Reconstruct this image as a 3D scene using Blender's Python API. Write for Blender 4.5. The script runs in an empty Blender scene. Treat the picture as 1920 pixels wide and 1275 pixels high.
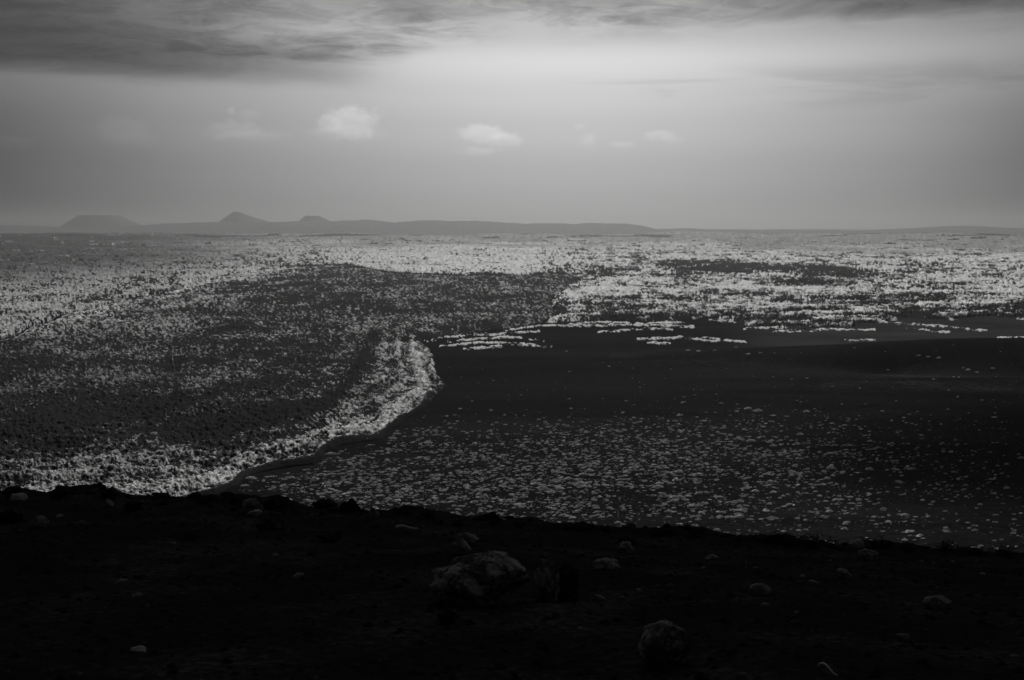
import bpy, bmesh, math, random
import numpy as np
from mathutils import Vector, Matrix, Euler

random.seed(7)
RNG = np.random.default_rng(11)
SC = bpy.context.scene
COL = SC.collection

# ------------------------------------------------------------------ camera
CAM_H = 100.0                       # height of the eye above the lava plain
FPX = 2059.0                        # focal length in pixels of a 1920 wide frame
PITCH = math.radians(5.9)
cam_d = bpy.data.cameras.new('camera')
cam = bpy.data.objects.new('camera', cam_d)
COL.objects.link(cam)
cam.location = (0, 0, CAM_H)
cam.rotation_euler = (math.pi / 2 - PITCH, 0, 0)
cam_d.sensor_width = 36.0
cam_d.lens = 36.0 * FPX / 1920.0
cam_d.clip_start = 0.1
cam_d.clip_end = 80000
SC.camera = cam

# ------------------------------------------------------------------ world, sun, exposure
SUN_EL, SUN_AZ = math.radians(32), math.radians(5)      # azimuth measured from +Y towards +X
SUN_STRENGTH = 4.8
EXPOSURE = 0.0
SC.view_settings.view_transform = 'Standard'
SC.view_settings.look = 'None'
SC.view_settings.gamma = 1
SC.view_settings.exposure = EXPOSURE
SC.view_settings.use_curve_mapping = False

sun_d = bpy.data.lights.new('sun', 'SUN')
sun_d.energy = SUN_STRENGTH
sun_d.angle = math.radians(2.0)
sun_d.color = (1, 0.995, 0.985)
sun = bpy.data.objects.new('sun', sun_d)
COL.objects.link(sun)
sd = Vector((math.sin(SUN_AZ) * math.cos(SUN_EL), math.cos(SUN_AZ) * math.cos(SUN_EL), math.sin(SUN_EL)))
sun.rotation_euler = sd.to_track_quat('Z', 'Y').to_euler()
sun.location = (0, 0, 900)


class E:
    """a tiny wrapper so that shader maths can be written as formulas"""
    def __init__(s, t, sock): s.t, s.s = t, sock
    def _b(s, op, o, rev=False):
        n = s.t.nodes.new('ShaderNodeMath'); n.operation = op
        a, b = (o, s) if rev else (s, o)
        for i, v in enumerate((a, b)):
            if isinstance(v, E): s.t.links.new(v.s, n.inputs[i])
            else: n.inputs[i].default_value = float(v)
        return E(s.t, n.outputs[0])
    def __add__(s, o): return s._b('ADD', o)
    __radd__ = __add__
    def __sub__(s, o): return s._b('SUBTRACT', o)
    def __rsub__(s, o): return s._b('SUBTRACT', o, True)
    def __mul__(s, o): return s._b('MULTIPLY', o)
    __rmul__ = __mul__
    def __truediv__(s, o): return s._b('DIVIDE', o)
    def __pow__(s, o): return s._b('POWER', o)
    def mx(s, o): return s._b('MAXIMUM', o)
    def mn(s, o): return s._b('MINIMUM', o)
    def f(s, op):
        n = s.t.nodes.new('ShaderNodeMath'); n.operation = op
        s.t.links.new(s.s, n.inputs[0]); return E(s.t, n.outputs[0])
    def ss(s, a, b, lo=0.0, hi=1.0):
        n = s.t.nodes.new('ShaderNodeMapRange'); n.interpolation_type = 'SMOOTHSTEP'
        s.t.links.new(s.s, n.inputs[0])
        n.inputs[1].default_value = a; n.inputs[2].default_value = b
        n.inputs[3].default_value = lo; n.inputs[4].default_value = hi
        return E(s.t, n.outputs[0])
    def gauss(s): return ((s * s) * -1.0).f('EXPONENT')


def vec(t, x, y, z=0.0):
    n = t.nodes.new('ShaderNodeCombineXYZ')
    for i, v in enumerate((x, y, z)):
        if isinstance(v, E): t.links.new(v.s, n.inputs[i])
        else: n.inputs[i].default_value = v
    return n.outputs[0]


def noise(t, v, scale, detail=4, rough=0.55, dist=0.0, dims='3D'):
    n = t.nodes.new('ShaderNodeTexNoise'); n.noise_dimensions = dims
    t.links.new(v, n.inputs['Vector'])
    n.inputs['Scale'].default_value = scale
    n.inputs['Detail'].default_value = detail
    n.inputs['Roughness'].default_value = rough
    n.inputs['Distortion'].default_value = dist
    return E(t, n.outputs['Fac'])


def ramp(t, e, stops, interp='EASE'):
    n = t.nodes.new('ShaderNodeValToRGB'); n.color_ramp.interpolation = interp
    el = n.color_ramp.elements
    while len(el) < len(stops): el.new(0.5)
    for k, (p, v) in enumerate(stops):
        el[k].position = p; el[k].color = (v, v, v, 1)
    t.links.new(e.s, n.inputs[0])
    return E(t, n.outputs[0])


def build_world():
    w = bpy.data.worlds.new('World'); SC.world = w; w.use_nodes = True
    t = w.node_tree; t.nodes.clear()
    out = t.nodes.new('ShaderNodeOutputWorld')
    bg = t.nodes.new('ShaderNodeBackground')
    t.links.new(bg.outputs[0], out.inputs[0])
    bg.inputs[1].default_value = 0.1
    sky = t.nodes.new('ShaderNodeTexSky'); sky.sky_type = 'NISHITA'; sky.sun_disc = False
    sky.sun_elevation = SUN_EL; sky.sun_rotation = SUN_AZ; sky.dust_density = 4.0
    bw = t.nodes.new('ShaderNodeRGBToBW'); t.links.new(sky.outputs[0], bw.inputs[0])
    nish = E(t, bw.outputs[0])
    tc = t.nodes.new('ShaderNodeTexCoord')
    sp = t.nodes.new('ShaderNodeSeparateXYZ'); t.links.new(tc.outputs['Generated'], sp.inputs[0])
    X, Y, Z = (E(t, sp.outputs[i]) for i in range(3))
    az = X._b('ARCTAN2', Y)
    el = Z.mx(-0.2).f('ARCSINE')
    U = az * 2130.0                  # bearing and height above the horizon in thousandths
    V = el * 2080.0
    # cloud sheets seen in perspective: direction projected on a level sheet
    k = Z.mx(0.0) + 0.035
    sheet = vec(t, X / k, Y / k, 0.0)
    n1 = noise(t, sheet, 0.42, 6, 0.58, 0.4)
    n2 = noise(t, sheet, 1.15, 6, 0.62, 0.8)
    n4 = noise(t, sheet, 3.1, 6, 0.66, 1.2)
    wisp = noise(t, vec(t, U * 0.0022, V * 0.011, 0.3), 1.0, 5, 0.6, 0.5)
    soft = noise(t, vec(t, U * 0.0035, V * 0.006, 4.1), 1.0, 4, 0.5)
    # clear light of the gap below the cloud, brighter towards the sun's side
    prof = ramp(t, V / 900.0, [(0.0, 0.37), (0.05, 0.365), (0.11, 0.40), (0.20, 0.49), (0.27, 0.57),
                              (0.335, 0.66), (0.39, 0.50), (0.48, 0.36), (0.75, 0.28), (1.0, 0.22)])
    glow = 0.12 + 0.88 * ((az - 0.05) / 0.365).gauss() * Y.ss(-0.5, 0.5)
    # cloud sheet overhead
    vv = V + (n1 - 0.5) * 170.0 + (n2 - 0.5) * 70.0 + (U * -0.17).mx(0.0).mn(70.0)
    deck = vv.ss(322, 388)
    shade = 1.0 - deck * (0.10 + (n2.ss(0.34, 0.62)) * 0.36 + n4.ss(0.40, 0.60) * 0.24)
    # bright feathered rims inside the sheet
    shade = shade + deck * n1.ss(0.48, 0.66) * 0.55
    # low streaks under the gap
    streak = (wisp.ss(0.50, 0.66)) * V.ss(195, 235) * (1.0 - V.ss(262, 300)) * U.ss(-250, 700, 0.15, 1.0)
    shade = shade - streak * 0.20
    thin = (noise(t, vec(t, U * 0.0012, V * 0.05, 9.0), 1.0, 4, 0.6)).ss(0.52, 0.62) * V.ss(225, 255) * (1.0 - V.ss(262, 285)) * U.ss(0, 300)
    shade = shade - thin * 0.12
    # dark cloud bank on the left with a flat base
    nn = (n2 - 0.5) * 60.0 + (soft - 0.5) * 160.0
    line = U + (V - 300.0) * 2.2 + nn * 1.2
    bank = (V + (soft - 0.5) * 16.0 + (wisp - 0.5) * 12.0).ss(244, 288) * (1.0 - V.ss(310, 430) * 0.55) * (1.0 - line.ss(-760, -180)) * (1.0 - V.ss(460, 620))
    fringe = (V + (wisp - 0.5) * 30.0).ss(252, 285) * (1.0 - V.ss(300, 350)) * (1.0 - (U + nn).ss(-420, -120)) * 0.30
    shade = shade * (1.0 - bank * (0.52 + 0.24 * wisp)) * (1.0 - fringe)
    # grey bank on the right
    bank2 = (V + (soft - 0.5) * 26.0 + (n2 - 0.5) * 18.0).ss(352, 376) * (U + nn).ss(150, 620) * (1.0 - V.ss(520, 700))
    shade = shade * (1.0 - bank2 * (0.22 + 0.40 * n2))
    low_dark = (1.0 - V.ss(120, 290)) * ((1.0 - (U + (soft - 0.5) * 200).ss(-1150, -560)) * 0.55 + (U + (soft - 0.5) * 150).ss(650, 1150) * 0.5)  # sky made darker low down, towards both sides
    base = prof * glow * shade.mx(0.1) * (1.0 - low_dark)
    # small distant cumulus
    fine = noise(t, vec(t, U * 0.03, V * 0.04, 2.0), 1.0, 6, 0.65)
    fine2 = noise(t, vec(t, U * 0.03, V * 0.04, 7.0), 1.0, 6, 0.65)
    puff = None
    for (px, py, wd, ht, a) in [(655, 232, 62, 34, .22), (612, 238, 30, 18, .10), (640, 252, 90, 16, .08), (905, 252, 58, 22, .18),
                                (945, 264, 46, 16, .12), (898, 285, 50, 10, .09), (440, 252, 64, 20, .08), (434, 219, 9, 9, .09), (470, 262, 80, 14, .06),
                                (468, 224, 26, 12, .05), (245, 254, 52, 26, .05), (262, 272, 70, 16, .035), (50, 281, 70, 13, .035),
                                (1242, 257, 34, 11, .10), (1265, 265, 26, 8, .06), (1105, 266, 20, 15, .07), (1170, 274, 30, 9, .07), (1090, 240, 14, 7, .06)]:
        cu = (px - 960) * 1.0; cv = 425 - py
        dx = (U - cu + (fine - 0.5) * wd * 1.3) / wd
        dv = (V - cv + (fine2 - 0.5) * ht * 1.7) / ht
        up = dv.mx(0.0) * 1.0; dn = dv.mn(0.0) * 0.75
        r2 = dx * dx + up * up + dn * dn
        m = (r2.f('SQRT')).ss(1.05, 0.40) * dv.ss(-1.6, 0.5) * a
        puff = m if puff is None else puff + m
    base = base + puff * (0.25 + 0.6 * glow)
    tot = base * 10.0 + nish * 0.03
    t.links.new(tot.s, bg.inputs[0])


build_world()

# ------------------------------------------------------------------ helpers
def pix_dir(px, py):
    """ray through a point of the 1920 wide photograph"""
    dx = (px - 960.0) / FPX; dy = -(py - 637.5) / FPX
    return np.array([dx, math.cos(PITCH) + dy * math.sin(PITCH), -math.sin(PITCH) + dy * math.cos(PITCH)])

def on_plain(px, py):
    d = pix_dir(px, py)
    s = -CAM_H / d[2]
    return d[0] * s, d[1] * s

def to_pix(x, y, z=0.0):
    """map position of a point of the plain (vectorised): chart coordinates of the survey"""
    dz = z - CAM_H
    f = y * math.cos(PITCH) - dz * math.sin(PITCH)
    u = y * math.sin(PITCH) + dz * math.cos(PITCH)
    return 960 + FPX * x / f, 637.5 - FPX * u / f

def hsh(ix, iy, seed):
    h = (ix.astype(np.int64) * 374761393 + iy.astype(np.int64) * 668265263 + seed * 974634721) & 0xFFFFFFFF
    h = ((h ^ (h >> 13)) * 1274126177) & 0xFFFFFFFF
    h = ((h ^ (h >> 16)) * 2246822519) & 0xFFFFFFFF
    return ((h ^ (h >> 15)) & 0xFFFFFF) / float(0xFFFFFF)

def vn(x, y, seed=0):
    xi = np.floor(x); yi = np.floor(y); fx = x - xi; fy = y - yi
    fx = fx * fx * fx * (fx * (fx * 6 - 15) + 10); fy = fy * fy * fy * (fy * (fy * 6 - 15) + 10)
    a = hsh(xi, yi, seed); b = hsh(xi + 1, yi, seed); c = hsh(xi, yi + 1, seed); d = hsh(xi + 1, yi + 1, seed)
    return (a + (b - a) * fx) * (1 - fy) + (c + (d - c) * fx) * fy

def fbm(x, y, octv=4, seed=0, gain=0.5):
    s = 0; a = 1.0; tot = 0
    for o in range(octv):
        s = s + a * vn(x * 2 ** o + 17.3 * o, y * 2 ** o - 9.1 * o, seed + o); tot += a; a *= gain
    return s / tot

def cells(x, y, seed=0):
    """nearest feature distance and that cell's random number"""
    xi = np.floor(x); yi = np.floor(y)
    best = np.full(x.shape, 9.0); rid = np.zeros(x.shape)
    for i in (-1, 0, 1):
        for j in (-1, 0, 1):
            cx = xi + i; cy = yi + j
            d = np.hypot(cx + hsh(cx, cy, seed) - x, cy + hsh(cx, cy, seed + 1) - y)
            m = d < best
            best = np.where(m, d, best); rid = np.where(m, hsh(cx, cy, seed + 2), rid)
    return best, rid

def sst(a, b, x):
    t_ = np.clip((x - a) / (b - a), 0, 1); return t_ * t_ * (3 - 2 * t_)

def poly_sd(px, py, poly):
    """signed distance to a polygon, positive inside"""
    d2 = np.full(px.shape, 1e18); ins = np.zeros(px.shape, bool)
    n = len(poly)
    for i in range(n):
        x0, y0 = poly[i]; x1, y1 = poly[(i + 1) % n]
        ex, ey = x1 - x0, y1 - y0
        t_ = np.clip(((px - x0) * ex + (py - y0) * ey) / (ex * ex + ey * ey), 0, 1)
        d2 = np.minimum(d2, (px - x0 - t_ * ex) ** 2 + (py - y0 - t_ * ey) ** 2)
        if y0 != y1:
            c = ((y0 > py) != (y1 > py)) & (px < (x1 - x0) * (py - y0) / (y1 - y0) + x0)
            ins ^= c
    return np.where(ins, 1, -1) * np.sqrt(d2)

def line_d(px, py, pts):
    d2 = np.full(px.shape, 1e18)
    for (x0, y0), (x1, y1) in zip(pts[:-1], pts[1:]):
        ex, ey = x1 - x0, y1 - y0
        t_ = np.clip(((px - x0) * ex + (py - y0) * ey) / (ex * ex + ey * ey), 0, 1)
        d2 = np.minimum(d2, (px - x0 - t_ * ex) ** 2 + (py - y0 - t_ * ey) ** 2)
    return np.sqrt(d2)

def mesh_np(name, verts, faces, mat=None, smooth=True, attrs=None):
    me = bpy.data.meshes.new(name)
    verts = np.asarray(verts, np.float32); faces = np.asarray(faces, np.int32)
    k = faces.shape[1]
    me.vertices.add(len(verts)); me.vertices.foreach_set('co', verts.ravel())
    me.loops.add(faces.size); me.loops.foreach_set('vertex_index', faces.ravel())
    me.polygons.add(len(faces))
    me.polygons.foreach_set('loop_start', np.arange(0, faces.size, k, dtype=np.int32))
    me.polygons.foreach_set('use_smooth', np.full(len(faces), smooth, bool))
    me.update(calc_edges=True)
    for an, av in (attrs or {}).items():
        at = me.attributes.new(an, 'FLOAT', 'POINT'); at.data.foreach_set('value', np.asarray(av, np.float32))
    if mat: me.materials.append(mat)
    return me

def link(name, me, parent=None, **props):
    o = bpy.data.objects.new(name, me); COL.objects.link(o)
    if parent: o.parent = parent
    for k_, v_ in props.items(): o[k_] = v_
    return o

def grid_faces(nr, nc, keep=None):
    i = np.arange(nr - 1)[:, None] * nc + np.arange(nc - 1)[None, :]
    f = np.stack([i, i + 1, i + nc + 1, i + nc], -1)
    f = f.reshape(-1, 4)
    if keep is not None: f = f[keep.reshape(-1)]
    return f

def compact(verts, faces, attrs):
    used = np.unique(faces); remap = np.full(len(verts), -1, np.int64); remap[used] = np.arange(len(used))
    return verts[used], remap[faces], {k_: v_[used] for k_, v_ in attrs.items()}

# ------------------------------------------------------------------ materials (all greys: a monochrome place)
def new_mat(name):
    m = bpy.data.materials.new(name); m.use_nodes = True
    t = m.node_tree; b = t.nodes['Principled BSDF']
    b.inputs['Roughness'].default_value = 0.95
    b.inputs['Specular IOR Level'].default_value = 0.0
    return m, t, b

def obj_co(t):
    return t.nodes.new('ShaderNodeTexCoord').outputs['Object']

def geo_pos(t):
    return t.nodes.new('ShaderNodeNewGeometry').outputs['Position']

def set_grey(t, b, e):
    t.links.new(e.s, b.inputs['Base Color'])

def add_bump(t, b, e, dist, strength=1.0):
    n = t.nodes.new('ShaderNodeBump'); n.inputs['Distance'].default_value = dist; n.inputs['Strength'].default_value = strength
    t.links.new(e.s, n.inputs['Height']); t.links.new(n.outputs[0], b.inputs['Normal'])

def attr(t, name):
    n = t.nodes.new('ShaderNodeAttribute'); n.attribute_name = name
    return E(t, n.outputs['Fac'])

# lichen-covered lava
M_LAVA, t, b = new_mat('lichen_lava')
p = geo_pos(t)
lich = attr(t, 'lichen'); tone = attr(t, 'tone')
nz = noise(t, p, 0.55, 4, 0.65)
nz2 = noise(t, p, 1.25, 3, 0.7)
m_ = (lich + (nz - 0.5) * 0.55 + (nz2 - 0.5) * 0.75).ss(0.33, 0.67)
grain = noise(t, p, 3.0, 3, 0.6)
set_grey(t, b, (0.012 + 0.014 * grain) * (1.0 - m_) + m_ * tone * (0.75 + 0.5 * grain))
add_bump(t, b, nz + grain * 0.3, 0.6, 0.6)

# black ash of the plain
M_ASH, t, b = new_mat('black_ash')
p = geo_pos(t)
mp = t.nodes.new('ShaderNodeMapping'); t.links.new(p, mp.inputs[0]); mp.inputs['Scale'].default_value = (0.004, 0.018, 0.01); mp.inputs['Rotation'].default_value = (0, 0, 0.15)
st = noise(t, mp.outputs[0], 1.0, 5, 0.6, 0.6)
gr = noise(t, p, 0.35, 5, 0.7)
tr = attr(t, 'track')
set_grey(t, b, 0.0035 + 0.006 * st.ss(0.35, 0.75) + 0.009 * gr.ss(0.3, 0.75) + 0.022 * attr(t, 'haze_lift') + 0.03 * tr * st.ss(0.35, 0.7) * gr.ss(0.40, 0.65))
add_bump(t, b, gr, 0.9, 0.7)

# ash and cinders of the near slope
M_SLOPE, t, b = new_mat('cinder_slope')
p = geo_pos(t)
g1 = noise(t, p, 0.5, 5, 0.6); g2 = noise(t, p, 9.0, 5, 0.7); g3 = noise(t, p, 45.0, 3, 0.6)
set_grey(t, b, 0.018 + 0.050 * g1.ss(0.42, 0.72) * g2.ss(0.3, 0.7) + 0.02 * g2.ss(0.45, 0.75) + 0.03 * g3.ss(0.62, 0.75))
add_bump(t, b, g2 + g3 * 0.35, 0.05, 0.9)

def rock_mat(name, dark, lightv, amount, scale=4.0):
    m, t, b = new_mat(name)
    p = obj_co(t)
    a = noise(t, p, scale, 6, 0.65, 0.3); c = noise(t, p, scale * 6, 4, 0.7)
    geo = t.nodes.new('ShaderNodeNewGeometry')
    set_grey(t, b, dark + (lightv - dark) * (a + (c - 0.5) * 0.4).ss(0.62 - amount * 0.4, 0.72 - amount * 0.25) + 0.01 * c)
    add_bump(t, b, a * 0.6 + c, 0.05, 0.9)
    return m

M_ROCK = rock_mat('lichened_rock', 0.06, 0.36, 0.45)
M_ROCKD = rock_mat('dark_rock', 0.022, 0.11, 0.3)
M_ROCKP = rock_mat('pale_rock', 0.15, 0.42, 0.8)
M_ROCKM = rock_mat('grey_rock', 0.10, 0.32, 0.6)

M_BUSH, t, b = new_mat('pale_shrub')
p = geo_pos(t)
a = noise(t, p, 1.6, 4, 0.7); rnd = noise(t, p, 0.33, 2, 0.5)
set_grey(t, b, 0.06 + (0.12 + 0.75 * rnd.ss(0.42, 0.68)) * a.ss(0.30, 0.62))
tl = t.nodes.new('ShaderNodeBsdfTranslucent'); tl.inputs[0].default_value = (0.75, 0.75, 0.75, 1)
mxs = t.nodes.new('ShaderNodeMixShader'); mxs.inputs[0].default_value = 0.45
t.links.new(b.outputs[0], mxs.inputs[1]); t.links.new(tl.outputs[0], mxs.inputs[2])
t.links.new(mxs.outputs[0], t.nodes['Material Output'].inputs[0])
M_STEM, t, b = new_mat('dark_stem'); set_grey(t, b, 0.015 + 0.02 * noise(t, obj_co(t), 20, 3))
M_LEAF, t, b = new_mat('dark_leaf'); set_grey(t, b, 0.012 + 0.035 * noise(t, obj_co(t), 9, 3))
M_STICK, t, b = new_mat('bleached_stick'); set_grey(t, b, 0.40 + 0.3 * noise(t, obj_co(t), 30, 3))

M_HILL, t, b = new_mat('hill_cinder')
p = geo_pos(t)
h1 = noise(t, p, 0.012, 5, 0.65)
set_grey(t, b, 0.05 + 0.10 * h1 + attr(t, 'lichen') * 0.26 * noise(t, p, 0.03, 4, 0.7).ss(0.4, 0.6))

# ------------------------------------------------------------------ the lava map (chart coordinates as read in the photograph)
TONGUE = [(-600, 1010), (300, 955), (400, 928), (440, 912), (470, 893), (530, 880), (590, 870), (612, 848), (640, 836), (715, 824), (738, 805), (760, 792), (800, 759), (818, 735), (834, 722),
          (815, 700), (812, 680), (803, 655), (785, 634), (870, 623), (1000, 607), (1042, 592), (1030, 572), (1044, 548), (1086, 526), (1060, 514),
          (980, 516), (860, 518), (720, 511), (650, 497), (560, 500), (420, 517), (330, 545), (240, 562), (100, 602), (0, 642), (-600, 740)]
FRONT = TONGUE[0:18]
FIELD = [(-600, 745), (0, 646), (100, 606), (240, 566), (330, 549), (420, 521), (560, 504), (650, 501), (720, 515), (860, 522), (980, 520), (1052, 518),
         (1080, 526), (1038, 548), (1024, 572), (1036, 592), (1020, 606), (1120, 604), (1280, 606), (1330, 596), (1400, 612), (1520, 622), (1640, 612), (1700, 598), (1790, 602), (1860, 594), (1920, 600), (2500, 600),
         (2500, 434), (-600, 434)]
STRIPS = [[(785, 633), (830, 631), (880, 626), (940, 622), (1000, 612), (1060, 610), (1130, 604), (1200, 607), (1285, 605)], [(825, 650), (900, 643), (985, 644), (1020, 652)], [(840, 640), (960, 632), (1020, 640)], [(960, 648), (1035, 650)],
          [(1195, 636), (1300, 632), (1400, 641)], [(1580, 638), (1640, 638)], [(1395, 616), (1500, 613), (1600, 600), (1660, 592)], [(1270, 632), (1345, 640)],
          [(1480, 606), (1560, 598), (1700, 592)], [(1870, 634), (1960, 632)], [(790, 640), (850, 632), (930, 628), (1010, 622)], [(870, 655), (940, 650)], [(1050, 612), (1200, 609), (1300, 612)], [(1120, 622), (1210, 616), (1260, 618)],
          [(1440, 622), (1540, 618), (1640, 619)], [(1660, 606), (1760, 612), (1850, 622)], [(1700, 618), (1780, 624)], [(1330, 600), (1420, 606), (1500, 600)], [(1215, 641), (1280, 645)]]

def mound(x, y):
    """low ash rise on the right of the plain with a breached hollow"""
    sg = np.where(y < 835, 52.0, 58.0)
    e = np.exp(-((x - 420) / 250) ** 2 - ((y - 835) / sg) ** 2)
    e = np.maximum(e, np.exp(-((np.minimum(x - 380, 0)) / 190) ** 2 - ((y - 835) / sg) ** 2))
    hol = np.exp(-((x - 268) / 42) ** 2 - ((y - 775) / 22) ** 2)
    hol2 = np.exp(-((x - 400) / 60) ** 2 - ((y - 745) / 20) ** 2)
    bank = np.exp(-((x - 330) / 120) ** 2 - ((y - 700) / 22) ** 2)
    return 14.6 * e - 8.0 * hol - 8 * hol2 + 2.2 * bank

def plain_z(x, y):
    r = np.hypot(x, y)
    z = 2.5 * (fbm(x / 260, y / 260, 3, 5) - 0.5) * sst(300, 700, r) + 1.3 * (fbm(x / 35, y / 35, 3, 8) - 0.5) + 0.5 * (fbm(x / 9, y / 9, 2, 9) - 0.5) * sst(1600, 700, r)
    far = sst(3800, 8500, r)                                   # the plain grows uneven and climbs towards the hills
    z = z + far * (74 * (fbm(x / 1000 + 3, y / 1500, 4, 15) - 0.46) + 16 * sst(5000, 12500, r)) * (y > 0)
    return z + mound(x, y) * sst(500, 560, y)

# ---- ash plain: one sheet to the horizon
def build_plain():
    az = np.concatenate([np.linspace(-180, -36, 40)[:-1], np.linspace(-36, 36, 520), np.linspace(36, 180, 40)[1:]])
    az = np.radians(az)
    pys = np.concatenate([np.linspace(1100, 446, 400)])
    r = CAM_H / np.tan(PITCH + np.arctan((pys - 637.5) / FPX))
    r = np.concatenate([[0.01, 60, 120, 180], r[r > 200], [11500, 15000, 20000, 26000, 34000]])
    R, A = np.meshgrid(r, az, indexing='ij')
    x = R * np.sin(A); y = R * np.cos(A)
    z = plain_z(x, y)
    px, py = to_pix(x, np.maximum(y, 30.0))
    track = np.exp(-(line_d(px, py, [(1630, 698), (1700, 706), (1800, 711), (1960, 716)]) / 3.5) ** 2)
    track += 0.8 * np.exp(-(line_d(px, py, [(1545, 722), (1640, 716), (1760, 728), (1960, 736)]) / 6) ** 2)
    track += 0.7 * np.exp(-(line_d(px, py, [(1150, 672), (1240, 680), (1340, 684), (1500, 690)]) / 4) ** 2)
    track += 0.8 * np.exp(-(line_d(px, py, [(1690, 688), (1760, 682)]) / 4) ** 2)
    track = track * (y > 0)
    haze_lift = sst(860, 900, y) * sst(1500, 1050, y) * sst(1330, 1480, px) * (0.25 + 1.1 * fbm(x / 60, y / 30, 4, 17))  # haze paleness behind the rise, put into the ash colour in patches
    v = np.stack([x, y, z], -1).reshape(-1, 3)
    f = grid_faces(len(r), len(az))[:, ::-1]
    me = mesh_np('ground', v, f, M_ASH, True, {'track': track.reshape(-1), 'haze_lift': haze_lift.reshape(-1)})
    o = link('ground', me, kind='structure')
build_plain()

# ---- lava sheets
def lava_fields(x, y):
    """height above the plain, lichen cover and lichen tone at plan positions"""
    px, py = to_pix(x, y)
    r = np.hypot(x, y)
    wob = (fbm(x / 34, y / 34, 4, 21, 0.4) - 0.5)
    # metres per chart unit upright
    sd_t = poly_sd(px + wob * 16, py + wob * 7, TONGUE)
    sd_f = poly_sd(px + wob * 10, py + wob * 6, FIELD)
    d_fr = line_d(px, py, FRONT)
    strip = np.zeros_like(px)
    rows = np.where((py.min(1) < 672) & (py.max(1) > 576))[0]          # the strips lie in this belt only
    sl = slice(rows.min(), rows.max() + 1)
    for s_ in STRIPS:
        strip[sl] = np.maximum(strip[sl], np.exp(-(line_d(px[sl], py[sl], s_) / 2.7) ** 2))
    return px, py, r, wob, sd_t, sd_f, d_fr, strip

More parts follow.
